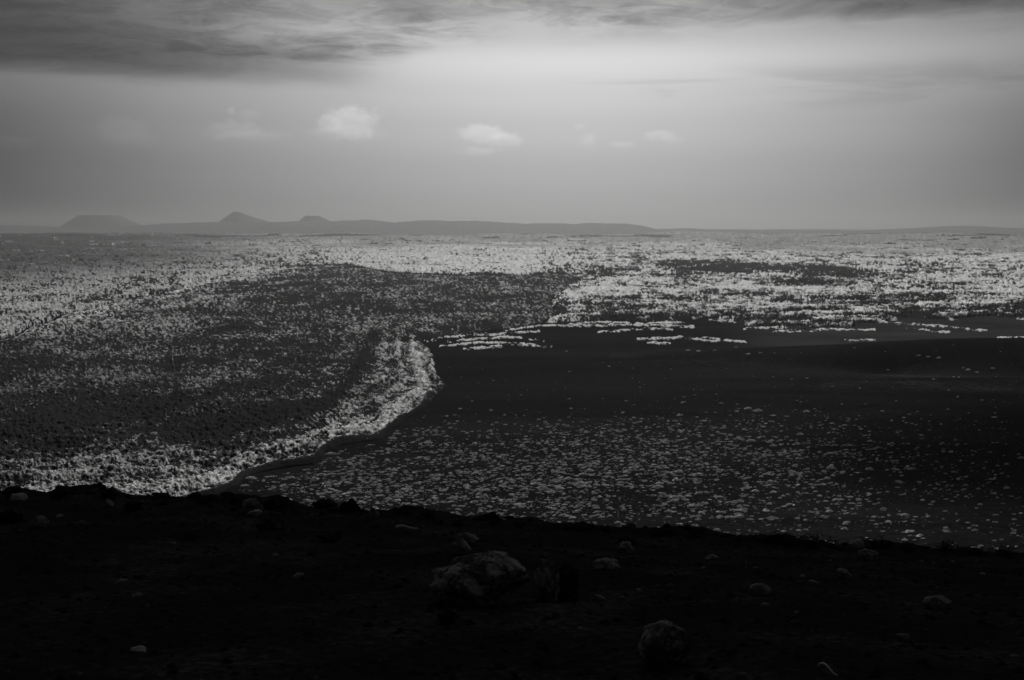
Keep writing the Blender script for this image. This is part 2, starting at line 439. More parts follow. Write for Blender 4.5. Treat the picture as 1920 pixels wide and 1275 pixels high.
def build_lava():
    ncol, step = 1560, 0.85
    az = np.radians(np.linspace(-29.5, 29.5, ncol))
    pys = np.arange(1000, 441, -step)
    r = CAM_H / np.tan(PITCH + np.arctan((pys - 637.5) / FPX))
    R, A = np.meshgrid(r, az, indexing='ij')
    R = R * (1 + (RNG.random(R.shape) - 0.5) * 0.0006)
    x = R * np.sin(A); y = R * np.cos(A)
    px, py, rr, wob, sd_t, sd_f, d_fr, strip = lava_fields(x, y)
    pz = plain_z(x, y)
    # clumps
    c1, i1 = cells(x / 1.7, y / 1.9, 31)
    c2, i2 = cells(x / 4.2 + 3, y / 5.0, 41)
    dome1 = np.clip(1 - (c1 / 0.62) ** 2, 0, 1) * (0.35 + i1)
    dome2 = np.clip(1 - (c2 / 0.6) ** 2, 0, 1) * (0.25 + i2)
    roll = fbm(x / 60, y / 60, 4, 51) - 0.5
    patch = fbm(x / 130 + 5, y / 170, 4, 61)
    patch2 = fbm(x / 38 + 5, y / 60, 3, 67)
    nearw = sst(600, 760, py)
    spk = 1.45 * ((fbm(px / 5.0, py / 2.3, 3, 171, 0.7) - 0.5) * (0.25 + 0.75 * nearw) + (fbm(px / 3.0, py / 1.6, 2, 173, 0.7) - 0.5) * (1 - 0.6 * nearw))
    spk = spk * (0.45 + 1.15 * fbm(px / 55, py / 17, 3, 175))
    ton = fbm(px / 3.6, py / 1.9, 2, 177)           # gaps between the lichen cushions, wider apart far away
    spk2 = fbm(px / 22, py / 7.5, 3, 181) - 0.5
    spk3 = 1.5 * (fbm((px + d_fr * 0.4) / 11, d_fr / 3.0, 2, 191, 0.6) - 0.5)
    fineh = fbm(x / 1.6, y / 1.6, 2, 71) - 0.5
    # ---- near rough flow
    edge = sst(3, 14, sd_t)
    thick = (0.5 + 3.6 * fbm(x / 45, y / 45, 2, 55) + 0.5 * fineh) * sst(-3, 6, sd_t) - 2.0 * sst(0, -3, sd_t)
    hT = thick + edge * (0.55 * dome1 + 0.9 * dome2 + 5.0 * roll + 0.5 * fineh + 0.8 * spk) 
    # pressure ridges running along the flow front
    wave = np.sin(d_fr * 0.19 + patch2 * 6) * np.exp(-d_fr / 130)
    hT += edge * wave * 1.2
    margin = np.exp(-(d_fr / (84 + 40 * sst(520, 250, px))) ** 2) * sst(-160, 130, px) * 0.95 + np.exp(-(d_fr / 36) ** 2) * 0.35
    margin = margin * sst(600, 665, py)
    margin = np.clip(margin * (0.8 + 0.45 * patch2), 0, 1)
    chan = np.exp(-(line_d(px, py, [(700, 640), (668, 700), (640, 750), (590, 772), (520, 790), (380, 830)]) / 13) ** 2)
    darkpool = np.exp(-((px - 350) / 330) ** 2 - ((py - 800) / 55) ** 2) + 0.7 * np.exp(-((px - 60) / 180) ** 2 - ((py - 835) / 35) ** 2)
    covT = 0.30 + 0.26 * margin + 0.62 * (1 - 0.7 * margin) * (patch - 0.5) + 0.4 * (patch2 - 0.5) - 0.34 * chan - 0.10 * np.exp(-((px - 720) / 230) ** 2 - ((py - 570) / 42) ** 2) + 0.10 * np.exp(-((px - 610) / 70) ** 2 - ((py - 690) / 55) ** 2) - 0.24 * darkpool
    soft = np.exp(-np.maximum(sd_t, 0) / 20) * sst(700, 420, px) * sst(700, 600, py - px * 0.1)
    covT = covT - 0.085 * sst(610, 680, py) * (1 - margin) - 0.05 * sst(560, 300, px) * sst(640, 720, py) * (1 - margin)
    covT = covT + 0.26 * soft * (0.3 + 1.4 * patch2)
    covT = covT + 0.12 * (dome1 - 0.25) + 0.10 * (dome2 - 0.2) + 0.12 * wave + 0.85 * (1 - 0.5 * margin) * spk + 0.4 * margin * sst(790, 700, px) * spk3 + 0.35 * spk2 - (0.60 - 0.4 * sst(780, 812, px)) * sst(8, 1, sd_t) * np.exp(-(d_fr / 45) ** 2)
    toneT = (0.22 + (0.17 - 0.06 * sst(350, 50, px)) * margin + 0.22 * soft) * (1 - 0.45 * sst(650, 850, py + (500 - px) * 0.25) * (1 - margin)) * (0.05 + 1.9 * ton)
    # ---- far lichen field
    edgeF = sst(-1.5, 5, sd_f)
    far = sst(1500, 3500, rr)
    hF = 1.6 * edgeF - (1 - edgeF) * 1.5 + edgeF * (1.2 * dome1 + 1.6 * dome2 + 5.0 * roll * (1 + 1.5 * far) + 0.6 * fineh)
    right = sst(980, 1150, px)
    thin = right * sst(520, 625, py)
    bandw = 1.5 * fbm(px / 60, py / 12, 2, 85)
    bandn = fbm(px / 80 + bandw, py / 3.8, 4, 81, 0.6) - 0.5               # long east-west swells of ash between the lichen
    bandl = fbm(px / 520, py / 16, 3, 87) - 0.5
    hole = np.exp(-(((px - 1345) / 115) ** 2 + ((py - 500 - (px - 1345) * 0.03) / 11) ** 2) ** 2)
    hole += 0.9 * np.exp(-(((px - 1545) / 110) ** 2 + ((py - 509 - (px - 1545) * 0.05) / 9) ** 2) ** 2)
    hole += 0.7 * np.exp(-(((px - 1500) / 90) ** 2 + ((py - 532) / 8) ** 2)) + 0.6 * np.exp(-(((px - 1620) / 130) ** 2 + ((py - 572) / 9) ** 2)) + 0.5 * np.exp(-(((px - 1820) / 110) ** 2 + ((py - 585) / 9) ** 2))
    hole += 0.9 * np.exp(-(((px - 1110) / 40) ** 2 + ((py - 516) / 5) ** 2)) + 0.8 * np.exp(-(((px - 1040) / 45) ** 2 + ((py - 541) / 4) ** 2)) + 0.8 * np.exp(-(((px - 1040) / 24) ** 2 + ((py - 582) / 9) ** 2))
    covF = 0.59 - 0.04 * right + 0.30 * (patch2 - 0.5) + 0.35 * (patch - 0.5) - 0.34 * thin - 0.50 * hole * (0.6 + 1.0 * fbm(px / 40, py / 9, 3, 89)) + right * (1.25 * bandn + 0.9 * bandl) * (0.45 + 0.8 * thin) * sst(458, 490, py)
    gully = np.exp(-(line_d(px, py, [(0, 590), (100, 588), (190, 560), (250, 532), (330, 522)]) / 8) ** 2) * fbm(px / 22, py / 8, 3, 91)
    covF = covF - 0.5 * gully + 0.10 * (dome1 - 0.25) + 0.10 * (dome2 - 0.2) + (0.95 - 0.35 * sst(500, 450, py) - 0.30 * right - 0.2 * thin) * spk + 0.45 * spk2 + 0.55 * right * (fbm(px / 13, py / 2.3, 2, 83) - 0.5)
    left_far = sst(760, 250, px + (py - 480) * -4.0 + (patch - 0.5) * 260) * sst(535, 470, py + (px - 300) * 0.09 + (patch2 - 0.5) * 26)  # far left zone: darker lichen tone, fuller cover
    far2 = sst(474, 444, py - sst(1250, 1500, px) * 10 + 34 * (fbm(px / 120, py / 6, 3, 93) - 0.5))
    covF = covF + 0.16 * sst(560, 700, px) * sst(1120, 960, px) * sst(448, 462, py) * sst(530, 500, py)
    covF = covF + 0.12 * left_far + 0.25 * far2
    toneF = (0.53 - 0.40 * left_far) * (0.6 + 0.8 * ton) * (1 - 0.55 * np.clip(far2, 0, 1)) * (1 - 0.38 * sst(900, 100, px))
    # ---- strips of lichen on the ash edge
    lump, li = cells(x / 5.0, y / 9.0, 101)
    sP = strip * (0.15 + 1.2 * fbm(x / 13, y / 20, 3, 103) + 2.6 * (fbm(px / 11, py / 1.5, 4, 105, 0.7) - 0.5) + 1.2 * spk2) * sst(1.0, 0.3, lump)
    hS = -0.8 + 1.5 * sst(0.1, 0.8, sP) + 0.6 * dome1 * strip
    covS = 0.25 + 0.5 * sst(0.25, 0.9, sP) + 0.5 * spk
    # ---- combine: which sheet stands highest here
    inT = sd_t > -3
    h = np.where(inT, hT, np.maximum(hF, hS))
    useS = (~inT) & (hS > hF)
    cov = np.where(inT, covT, np.where(useS, covS, covF))
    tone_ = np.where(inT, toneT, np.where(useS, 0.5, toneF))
    # bare ash shows where the far field is thin: sink the sheet below the plain
    bare = (~inT) & (~useS) & (right > 0)
    h = np.where(bare, h - 3.4 * sst(0.34, 0.12, covF) * right, h)
    z = pz + h
    v = np.stack([x, y, z], -1).reshape(-1, 3)
    ok = (h > -0.9)
    keep = (ok[:-1, :-1] | ok[1:, :-1] | ok[:-1, 1:] | ok[1:, 1:])
    quadT = inT[:-1, :-1]
    for nm, sel in (('lava_flow', quadT), ('lichen_field', ~quadT)):
        f = grid_faces(len(pys), ncol, keep & sel)[:, ::-1]
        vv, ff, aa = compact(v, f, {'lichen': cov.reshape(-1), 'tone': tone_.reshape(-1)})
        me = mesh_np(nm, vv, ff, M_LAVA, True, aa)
        link(nm, me, kind='structure')
build_lava()

# ------------------------------------------------------------------ distant hills
def hill_mesh(name, px0, px1, dist, depth, prof, seed, lich=0.6, n=260, m=40, rough=0.06):
    """a hill whose crest follows (bearing, crest) pairs, with its own depth and foot"""
    pxs = np.linspace(px0, px1, n)
    crest = np.interp(pxs, [q[0] for q in prof], [q[1] for q in prof])
    crest = crest + 5.0 * (fbm(pxs / 34, pxs * 0 + seed, 4, seed + 31, 0.6) - 0.5)
    zc = np.array([CAM_H + pix_dir(a_, c_)[2] / pix_dir(a_, c_)[1] * dist for a_, c_ in zip(pxs, crest)])
    ang = (pxs - 960) / FPX
    s_ = np.linspace(-1, 1, m)
    S, XI = np.meshgrid(s_, np.arange(n), indexing='ij')
    bump = np.cos(S * math.pi / 2) ** 1.3
    y = dist + S * depth * (0.85 + 0.5 * fbm(pxs / 140, pxs * 0 + 3.3, 3, seed + 41)[XI])
    x = ang[XI] * dist + 0 * y
    nzv = fbm(x / (depth * 0.35), y / (depth * 0.35), 5, seed) - 0.5
    gul = 1 - np.abs(fbm(x / (depth * 0.12), y / (depth * 0.6), 3, seed + 7) - 0.5) * 2
    hgt = np.maximum(zc[XI], 1)
    z = hgt * bump * (1 + (nzv * 0.5 + (gul - 0.7) * 0.25) * (1 - bump) * 1.2) + rough * hgt * nzv * 0.3 - 3
    v = np.stack([x, y, z], -1).reshape(-1, 3)
    f = grid_faces(m, n)
    return mesh_np(name, v, f, M_HILL, True, {'lichen': (lich * (0.35 + 0.35 * (1 - bump)) * (0.5 + nzv + 0.5)).reshape(-1)})

RIDGE_L = [(-700, 436), (-300, 428), (0, 425), (40, 423), (100, 426), (230, 428), (330, 420), (370, 418), (420, 416), (540, 415), (640, 415), (690, 412), (740, 417), (790, 414), (850, 413), (900, 415), (985, 419),
           (1030, 418), (1080, 421), (1115, 417), (1150, 419), (1190, 421), (1206, 428), (1290, 429), (1340, 433), (1440, 440), (1500, 446), (1600, 450)]
RIDGE_R = [(1150, 446), (1280, 432), (1360, 430), (1440, 433), (1465, 430), (1490, 433), (1545, 432), (1600, 436), (1640, 434), (1700, 429), (1750, 426), (1790, 424), (1850, 426), (1900, 431), (1960, 434), (2200, 441), (2600, 446)]
link('distant_ridge', hill_mesh('distant_ridge', -700, 1600, 15500, 3600, RIDGE_L, 3, 0.45, 420, 50), kind='structure')
link('distant_ridge', hill_mesh('distant_ridge_b', 1150, 2600, 14000, 3200, RIDGE_R, 13, 0.6, 300, 50), kind='structure')

def cone(name, px, top_py, base_py, half_top, half_base_l, half_base_r, dist, crater, seed, label_kind):
    """volcanic cone: a body of revolution with a crater, uneven flanks and erosion gullies"""
    zt = CAM_H + pix_dir(px, top_py)[2] / pix_dir(px, top_py)[1] * dist
    cx = (px - 960) / FPX * dist
    k_ = dist / FPX
    na, nr_ = 96, 36
    th = np.linspace(0, 2 * math.pi, na, endpoint=False)
    t_ = np.linspace(0, 1, nr_)
    T, TH = np.meshgrid(t_, th, indexing='ij')
    side = 0.5 + 0.5 * np.cos(TH)
    rb = (half_base_l + (half_base_r - half_base_l) * side) * k_
    rt = half_top * k_
    rim = 0.22
    rad = np.where(T < rim, rt * T / rim, rt + (rb - rt) * ((T - rim) / (1 - rim)))
    fl = (T - rim) / (1 - rim)
    zz = np.where(T < rim, zt - crater * (1 - (T / rim) ** 2), zt * (1 - np.clip(fl, 0, 1)) ** 1.15)
    gul = fbm(TH * 6 / math.pi + 0 * T, T * 3, 3, seed) - 0.5
    zz = zz + gul * zt * 0.12 * np.sin(np.clip(fl, 0, 1) * math.pi)
    rad = rad * (1 + 0.10 * (fbm(np.cos(TH) * 2 + 5, np.sin(TH) * 2 + 5, 3, seed + 3) - 0.5))
    v = np.stack([rad * np.cos(TH), rad * np.sin(TH) * 0.9, zz], -1).reshape(-1, 3)
    i = np.arange(nr_ - 1)[:, None] * na; j = np.arange(na)[None, :]; j2 = (j + 1) % na
    f = np.stack([i + j, i + na + j, i + na + j2, i + j2], -1).reshape(-1, 4)
    me = mesh_np(name, v, f, M_HILL, True, {'lichen': np.full(len(v), 0.2)})
    o = link(name, me, kind='structure'); o.location = (cx, dist, -2)
    return o

cone('volcanic_cone', 190, 403, 430, 36, 88, 108, 21000, 16, 5, '')
cone('volcanic_cone', 446, 397, 420, 5, 66, 130, 17600, 4, 9, '')
cone('volcanic_cone', 587, 404, 420, 12, 58, 84, 18200, 10, 15, '')

# ------------------------------------------------------------------ near slope (the flank the photographer stands on)
RIM_Y = 28.0
RIM = [(-500, 922), (0, 928), (100, 922), (200, 928), (330, 936), (420, 934), (520, 948), (600, 955), (700, 962), (800, 968), (900, 976), (1000, 986), (1100, 990), (1200, 1000), (1300, 1004), (1400, 1012), (1550, 1024), (1700, 1034), (1920, 1044), (2500, 1075)]
rim_x = np.array([pix_dir(a_, c_)[0] / pix_dir(a_, c_)[1] * RIM_Y for a_, c_ in RIM])
rim_z = np.array([CAM_H + pix_dir(a_, c_)[2] / pix_dir(a_, c_)[1] * RIM_Y for a_, c_ in RIM])
EYE = 1.7

def slope_z(x, y):
    x = np.asarray(x, float); y = np.asarray(y, float)
    zr = np.interp(x, rim_x, rim_z)
    g0 = CAM_H - EYE
    z = g0 + (zr - g0) * np.minimum(y, 400) / RIM_Y
    over = np.maximum(y - RIM_Y, 0)
    z = z - over * 0.42 * sst(0, 10, over)
    z = z + 0.22 * (fbm(x / 2.8, y / 2.8, 3, 201) - 0.5) + 0.5 * (fbm(x / 9, y / 9, 2, 211) - 0.5) * sst(4, 12, y)
    z = z + 0.07 * (fbm(x / 0.55, y / 0.55, 3, 221) - 0.5)
    rimk = np.exp(-((y - RIM_Y) / 3.2) ** 2)
    z = z + rimk * 0.55 * (fbm(x / 1.3, y / 1.3, 4, 231) - 0.45)
    return z

def build_slope():
    y = np.concatenate([np.linspace(-12, 3, 16)[:-1], np.geomspace(3, 24, 210)[:-1], np.linspace(24, 34, 90)[:-1], np.geomspace(34, 260, 40)])
    s_ = np.linspace(-1.15, 1.15, 520)
    Yg, S = np.meshgrid(y, s_, indexing='ij')
    x = S * (np.maximum(Yg, 0) * 0.62 + 4.5)
    z = slope_z(x, Yg)
    z = np.maximum(z, -3 - 0 * z)
    v = np.stack([x, Yg, z], -1).reshape(-1, 3)
    link('volcano_slope', mesh_np('volcano_slope', v, grid_faces(len(y), len(s_)), M_SLOPE, True), kind='structure')
build_slope()

def on_slope(px, py):
    d = pix_dir(px, py); prev = None
    for s in np.geomspace(3, 60, 900):
        x, y, z = d[0] * s, d[1] * s, CAM_H + d[2] * s
        if z < slope_z(x, y) or y > RIM_Y + 1: return x, y, float(slope_z(x, y)), s
    return x, y, float(slope_z(x, y)), s

# ------------------------------------------------------------------ rocks
def n3(p, seed):
    return (vn(p[:, 0] + 0.7 * p[:, 2], p[:, 1] - 0.6 * p[:, 2], seed) + vn(p[:, 1] + 0.8 * p[:, 0] + 9, p[:, 2] + 0.3 * p[:, 1], seed + 1) + vn(p[:, 2] - 0.5 * p[:, 1] + 3, p[:, 0] + 0.4 * p[:, 2] + 5, seed + 2)) / 3

def rock_mesh(name, seed, sub=3, cuts=9, lump=0.35, mat=M_ROCK, smooth=False):
    rs = np.random.default_rng(seed)
    bm = bmesh.new(); bmesh.ops.create_icosphere(bm, subdivisions=sub, radius=1.0)
    P = np.array([v.co[:] for v in bm.verts])
    for _ in range(cuts):                                  # broken faces
        n = rs.normal(size=3); n /= np.linalg.norm(n); h = rs.uniform(0.55, 0.88)
        dd = P @ n; over = dd > h
        P[over] -= np.outer((dd[over] - h) * rs.uniform(0.75, 0.98), n)
    k = 1 + lump * (n3(P * 1.3 + 20, seed) - 0.5) * 2 + lump * 0.55 * (n3(P * 3.1 + 40, seed + 5) - 0.5) * 2 + lump * 0.3 * (n3(P * 7 + 60, seed + 9) - 0.5) * 2
    P = P * k[:, None]
    for v, c in zip(bm.verts, P): v.co = c
    me = bpy.data.meshes.new(name); bm.to_mesh(me); bm.free()
    me.materials.append(mat)
    if smooth: me.polygons.foreach_set('use_smooth', np.ones(len(me.polygons), bool))
    return me

def norm_box(me):
    co = np.array([v.co[:] for v in me.vertices]); lo, hi = co.min(0), co.max(0)
    co = (co - (lo + hi) / 2) / (hi - lo)
    co[:, 2] += 0.5
    me.vertices.foreach_set('co', co.astype(np.float32).ravel()); me.update()
    return me

def hero(name, x0, x1, y0, y1, seed, mat, label, cat='rock', depth=0.8, cuts=9, lump=0.3, sub=4, sink=0.36, flat=0.75, **extra):
    """a rock whose foot stands at the given chart spot; width and height in metres follow from its distance"""
    gx, gy, gz, s = on_slope((x0 + x1) / 2, y1 - (y1 - y0) * 0.05)
    w = (x1 - x0) / FPX * s; h = (y1 - y0) / FPX * s / (1 - sink)
    me = norm_box(rock_mesh(name, seed, sub, cuts, lump, mat))
    co = np.array([v.co[:] for v in me.vertices]); co[:, 2] = co[:, 2] ** flat; co = co * np.array([w, w * depth, h])
    me.vertices.foreach_set('co', co.astype(np.float32).ravel()); me.update()
    o = link(name, me, label=label, category=cat, **extra)
    o.location = (gx, gy + w * depth * 0.3, gz - h * sink)
    return o

hero('boulder', 802, 996, 1056, 1142, 41, M_ROCK, 'widest low boulder with ridged grey top sunk into the dark slope', 'boulder', 0.7, 10, 0.42, 5)
hero('boulder', 1000, 1052, 1056, 1132, 4, M_ROCK, 'upright knobbly boulder with a pale base beside the widest boulder', 'boulder', 0.8, 8, 0.5, 5)
hero('boulder', 1042, 1086, 1062, 1130, 6, M_ROCKD, 'black boulder leaning behind the upright knobbly boulder', 'boulder', 0.8, 7, 0.25, 4)
hero('rock', 852, 900, 1002, 1024, 8, M_ROCKM, 'flat grey rock lying behind a wedge shaped rock', 'rock', 0.7, 10, 0.35)
hero('rock', 844, 884, 1014, 1042, 9, M_ROCKM, 'wedge shaped grey rock propped in front of a flat rock', 'rock', 0.6, 12, 0.2)
hero('boulder', 1198, 1300, 1172, 1254, 44, M_ROCK, 'rounded pale topped boulder with a long sloping shoulder low on the slope', 'boulder', 0.8, 9, 0.32, 5)
hero('boulder', 1734, 1788, 1120, 1144, 12, M_ROCKM, 'smooth light grey boulder standing alone on the black slope', 'boulder', 0.7, 12, 0.12)
hero('rock', 1406, 1448, 1098, 1118, 13, M_ROCKM, 'long low grey rock sloping down to one side', 'rock', 0.7, 9, 0.22)
hero('rock', 1594, 1622, 1013, 1028, 14, M_ROCKP, 'pale round rock among dark shrubs on the rim', 'rock', 0.8, 8, 0.2)
hero('rock', 1608, 1652, 1033, 1050, 15, M_ROCKM, 'grey lumpy rock just below the pale round rock', 'rock', 0.8, 9, 0.35)
hero('rock', 454, 494, 936, 962, 16, M_ROCKM, 'tall grey slab like rock standing on the rim', 'rock', 0.6, 12, 0.3)
hero('rock', 462, 492, 957, 968, 17, M_ROCKP, 'narrow pale rock lying under the grey slab on the rim', 'rock', 0.7, 9, 0.3)
hero('rock', 16, 48, 928, 938, 18, M_ROCKP, 'pale flat topped rock at the end of the rim', 'rock', 0.8, 8, 0.2)
hero('rock', -6, 38, 958, 980, 19, M_ROCKD, 'dark hump backed rock below the pale flat topped rock', 'rock', 0.8, 8, 0.3)
hero('rock', 50, 88, 970, 992, 20, M_ROCKM, 'dark pointed rock beside the hump backed rock', 'rock', 0.8, 10, 0.35)
hero('rock', 686, 712, 954, 974, 22, M_ROCKM, 'grey angular rock on the rim beside the black knobs', 'rock', 0.8, 12, 0.25)
hero('rock', 632, 676, 937, 962, 47, M_ROCKD, 'black knob of lava rising highest above the rim', 'rock', 0.8, 14, 0.55, flat=1.0)
hero('rock', 582, 634, 940, 958, 24, M_ROCKD, 'long black lava hump on the rim beside the highest knob', 'rock', 0.8, 9, 0.5)
hero('rock', 486, 540, 934, 956, 25, M_ROCKD, 'black rounded lava hump behind the grey slab', 'rock', 0.8, 9, 0.45)
hero('rock', 90, 122, 918, 934, 26, M_ROCKD, 'flat dark rock capping the rim above the lava flow', 'rock', 0.8, 9, 0.4)
hero('rock', 186, 222, 918, 936, 27, M_ROCKD, 'black jagged rock on the rim in front of the lichened flow', 'rock', 0.8, 9, 0.5)
hero('rock', 190, 212, 940, 953, 28, M_ROCKM, 'two toned small rock below the black jagged rock', 'rock', 0.8, 9, 0.3)
hero('rock', 228, 262, 942, 960, 29, M_ROCKD, 'dim grey rock half hidden in the rim rubble', 'rock', 0.8, 9, 0.4)
hero('rock', 1112, 1164, 1052, 1068, 30, M_ROCKM, 'low crumbled grey rock on the bare slope', 'rock', 0.9, 8, 0.45)
hero('rock', 820, 862, 1148, 1172, 31, M_ROCKD, 'dim low rock in front of the widest boulder', 'rock', 0.9, 8, 0.4)
hero('rock', 1158, 1190, 1018, 1036, 33, M_ROCKM, 'crumbly grey rock below the rim shrubs', 'rock', 0.9, 8, 0.45)
hero('rock', 590, 640, 1000, 1018, 34, M_ROCKD, 'dark crusty rock breaking out of the ash below the rim', 'rock', 0.9, 8, 0.45)
hero('rock', 476, 530, 978, 996, 35, M_ROCKD, 'broad dull rock with several points on the upper slope', 'rock', 0.9, 8, 0.5)
hero('rock', 1570, 1598, 1070, 1086, 36, M_ROCKM, 'small split grey rock on the black slope', 'rock', 0.9, 8, 0.4)
hero('rock', 1322, 1348, 1042, 1050, 37, M_ROCKM, 'thin grey flake of rock lying on the slope', 'rock', 0.9, 8, 0.3)
hero('rock', 242, 272, 1217, 1225, 38, M_ROCKP, 'thin pale flat stone alone on the black ash', 'rock', 0.9, 8, 0.15)
hero('rock', 1160, 1196, 1010, 1020, 39, M_ROCKD, 'low black rock above the crumbly grey rock', 'rock', 0.9, 8, 0.4)

# loose stones: alike, told apart by their place only
def scatter(name, n, metas, sizes, ypow, label, cat, group, where):
    k = 0; tries = 0
    while k < n and tries < 20000:
        tries += 1
        x, y = where()
        s = random.uniform(*sizes) * (1.6 if random.random() < 0.12 else 1)
        o = link(name, random.choice(metas), label=label, category=cat, group=group)
        q = random.uniform(0.35, 0.75)
        o.scale = (s * random.uniform(0.8, 1.4), s * random.uniform(0.7, 1.2), s * q)
        o.rotation_euler = (random.uniform(-0.15, 0.15), random.uniform(-0.15, 0.15), random.uniform(0, 6.28))
        o.location = (x, y, float(slope_z(x, y)) - s * q * 0.22)
        k += 1

small_d = [norm_box(rock_mesh('lava_stone', 300 + i, 2, 7, 0.45, M_ROCKD)) for i in range(7)]
small_p = [norm_box(rock_mesh('pale_stone', 330 + i, 2, 7, 0.25, M_ROCKP)) for i in range(5)]
small_m = [norm_box(rock_mesh('grey_stone', 350 + i, 2, 7, 0.35, M_ROCKM)) for i in range(5)]

def rim_spot():
    y = random.gauss(RIM_Y - 0.6, 1.3); x = random.uniform(-0.60, 0.60) * y
    return x, y
def slope_spot():
    y = 6.5 + 20 * random.random() ** 1.0; x = random.uniform(-0.58, 0.58) * y
    return x, y
scatter('lava_stone', 220, small_d, (0.08, 0.30), 1, 'black rough lava stone in the rubble along the rim of the slope', 'stone', 'rubble along the rim', rim_spot)
scatter('grey_stone', 36, small_m, (0.05, 0.15), 1, 'grey stone lying loose on the black ash slope', 'stone', 'loose grey stones on the slope', slope_spot)
scatter('pale_stone', 18, small_p, (0.04, 0.09), 1, 'tiny whitish stone lying on the black ash slope', 'stone', 'tiny whitish stones on the slope', lambda: (lambda y: (random.uniform(-0.5, 0.5) * y, y))(random.uniform(9, 27)))

def build_gravel():
    base = rock_mesh('g', 400, 1, 4, 0.3, M_SLOPE); V0 = np.array([v.co[:] for v in base.vertices]); F0 = np.array([p_.vertices[:] for p_ in base.polygons])
    bpy.data.meshes.remove(base)
    n = 3000
    y = 5.0 + 22.5 * RNG.random(n) ** 1.2; x = (RNG.random(n) * 1.16 - 0.58) * y
    s = 0.012 + 0.04 * RNG.random(n) ** 3 + 0.0008 * y
    z = slope_z(x, y)
    a = RNG.random(n) * 6.28
    ca, sa = np.cos(a)[:, None], np.sin(a)[:, None]
    vx = (V0[None, :, 0] * ca - V0[None, :, 1] * sa) * s[:, None] * 1.2 + x[:, None]
    vy = (V0[None, :, 0] * sa + V0[None, :, 1] * ca) * s[:, None] + y[:, None]
    vz = V0[None, :, 2] * s[:, None] * 0.7 + z[:, None]
    v = np.stack([vx, vy, vz], -1).reshape(-1, 3)
    f = (F0[None] + (np.arange(n) * len(V0))[:, None, None]).reshape(-1, 3)
    m = rock_mat('gravel_rock', 0.02, 0.09, 0.35, 1.2)
    link('gravel', mesh_np('gravel', v, f, m, False), kind='stuff')
build_gravel()

# dry sticks
def stick(x0, y0, x1, y1, thick, label):
    a = on_slope(x0, y0); b_ = on_slope(x1, y1)
    A = Vector((a[0], a[1], a[2] + 0.03)); B = Vector((b_[0], b_[1], b_[2] + 0.05))
    n = 9; ring = 6; V = []; F = []
    for i in range(n):
        f_ = i / (n - 1); c = A.lerp(B, f_); c.z += 0.03 * math.sin(f_ * 5) ; c.y += 0.02 * math.sin(f_ * 8)
        r_ = thick * (1 - 0.6 * f_)
        ax = (B - A).normalized(); u = ax.cross(Vector((0, 0, 1))).normalized(); w = u.cross(ax)
        for k in range(ring):
            q = k / ring * 6.283; V.append((c + (u * math.cos(q) + w * math.sin(q)) * r_) - A)
    for i in range(n - 1):
        for k in range(ring): F.append((i * ring + k, i * ring + (k + 1) % ring, (i + 1) * ring + (k + 1) % ring, (i + 1) * ring + k))
    o = link('dry_stick', mesh_np('dry_stick', [tuple(v) for v in V], F, M_STICK, True), label=label, category='stick')
    o.location = A
stick(742, 992, 784, 994, 0.035, 'thin bleached stick lying level just below the rim')
stick(928, 972, 948, 977, 0.04, 'short pale stick under the dark rim shrub')
stick(1534, 1256, 1572, 1274, 0.012, 'thin curved pale twig at the foot of the slope')

# ------------------------------------------------------------------ dark shrubs on the rim
def shrub_parts(seed):
    rs = random.Random(seed); V = []; F = []; LV = []; LF = []
    tips = []
    for i in range(26):
        a = rs.uniform(0, 6.28); tilt = rs.uniform(0.15, 1.25); L = rs.uniform(0.45, 1.0)
        d = Vector((math.cos(a) * math.sin(tilt), math.sin(a) * math.sin(tilt), math.cos(tilt)))
        c0 = Vector((rs.uniform(-.12, .12), rs.uniform(-.12, .12), -0.05))
        pts = [c0 + d * L * f_ + Vector((rs.uniform(-.05, .05), rs.uniform(-.05, .05), 0.10 * f_ * f_)) for f_ in (0, .35, .7, 1)]
        side = d.cross(Vector((0.3, 0.2, 1))).normalized(); s2 = d.cross(side)
        b0 = len(V)
        for k, p_ in enumerate(pts):
            r_ = 0.016 * (1 - 0.25 * k)
            for q in (0, 2.09, 4.19): V.append(p_ + (side * math.cos(q) + s2 * math.sin(q)) * r_)
        for k in range(3):
            for q in range(3): F.append((b0 + k * 3 + q, b0 + k * 3 + (q + 1) % 3, b0 + k * 3 + 3 + (q + 1) % 3, b0 + k * 3 + 3 + q))
        tips += pts[1:]
    for tp in tips:
        for _ in range(9):
            c = tp + Vector((rs.gauss(0, .10), rs.gauss(0, .10), rs.gauss(0, .07)))
            if c.z < 0.0: c.z = abs(c.z)
            n = Vector((rs.gauss(0, 1), rs.gauss(0, 1), rs.gauss(0, 1) + .6)).normalized()
            u = n.orthogonal().normalized(); w = n.cross(u); l = rs.uniform(.035, .075)
            b0 = len(LV); LV += [c - u * l, c + w * l * .45, c + u * l, c - w * l * .45]; LF.append((b0, b0 + 1, b0 + 2, b0 + 3))
    return (mesh_np('stems', [tuple(v) for v in V], F, M_STEM, True), mesh_np('foliage', [tuple(v) for v in LV], LF, M_LEAF, False))
SHRUBS = [shrub_parts(s_) for s_ in (1, 2, 3)]
def rim_shrub(px, py, wpx, hpx, kind):
    x, y, z, s = on_slope(px, py)
    w = wpx / FPX * s / 1.5; h = hpx / FPX * s / 1.0
    e = link('rim_shrub', None, label='dark ragged shrub growing on the rim of the slope', category='shrub', group='dark shrubs along the rim')
    e.location = (x, y, z - 0.02); e.scale = (w, w, h); e.rotation_euler = (0, 0, random.uniform(0, 6))
    st, fo = SHRUBS[kind % 3]
    link('stems', st, e); link('foliage', fo, e)
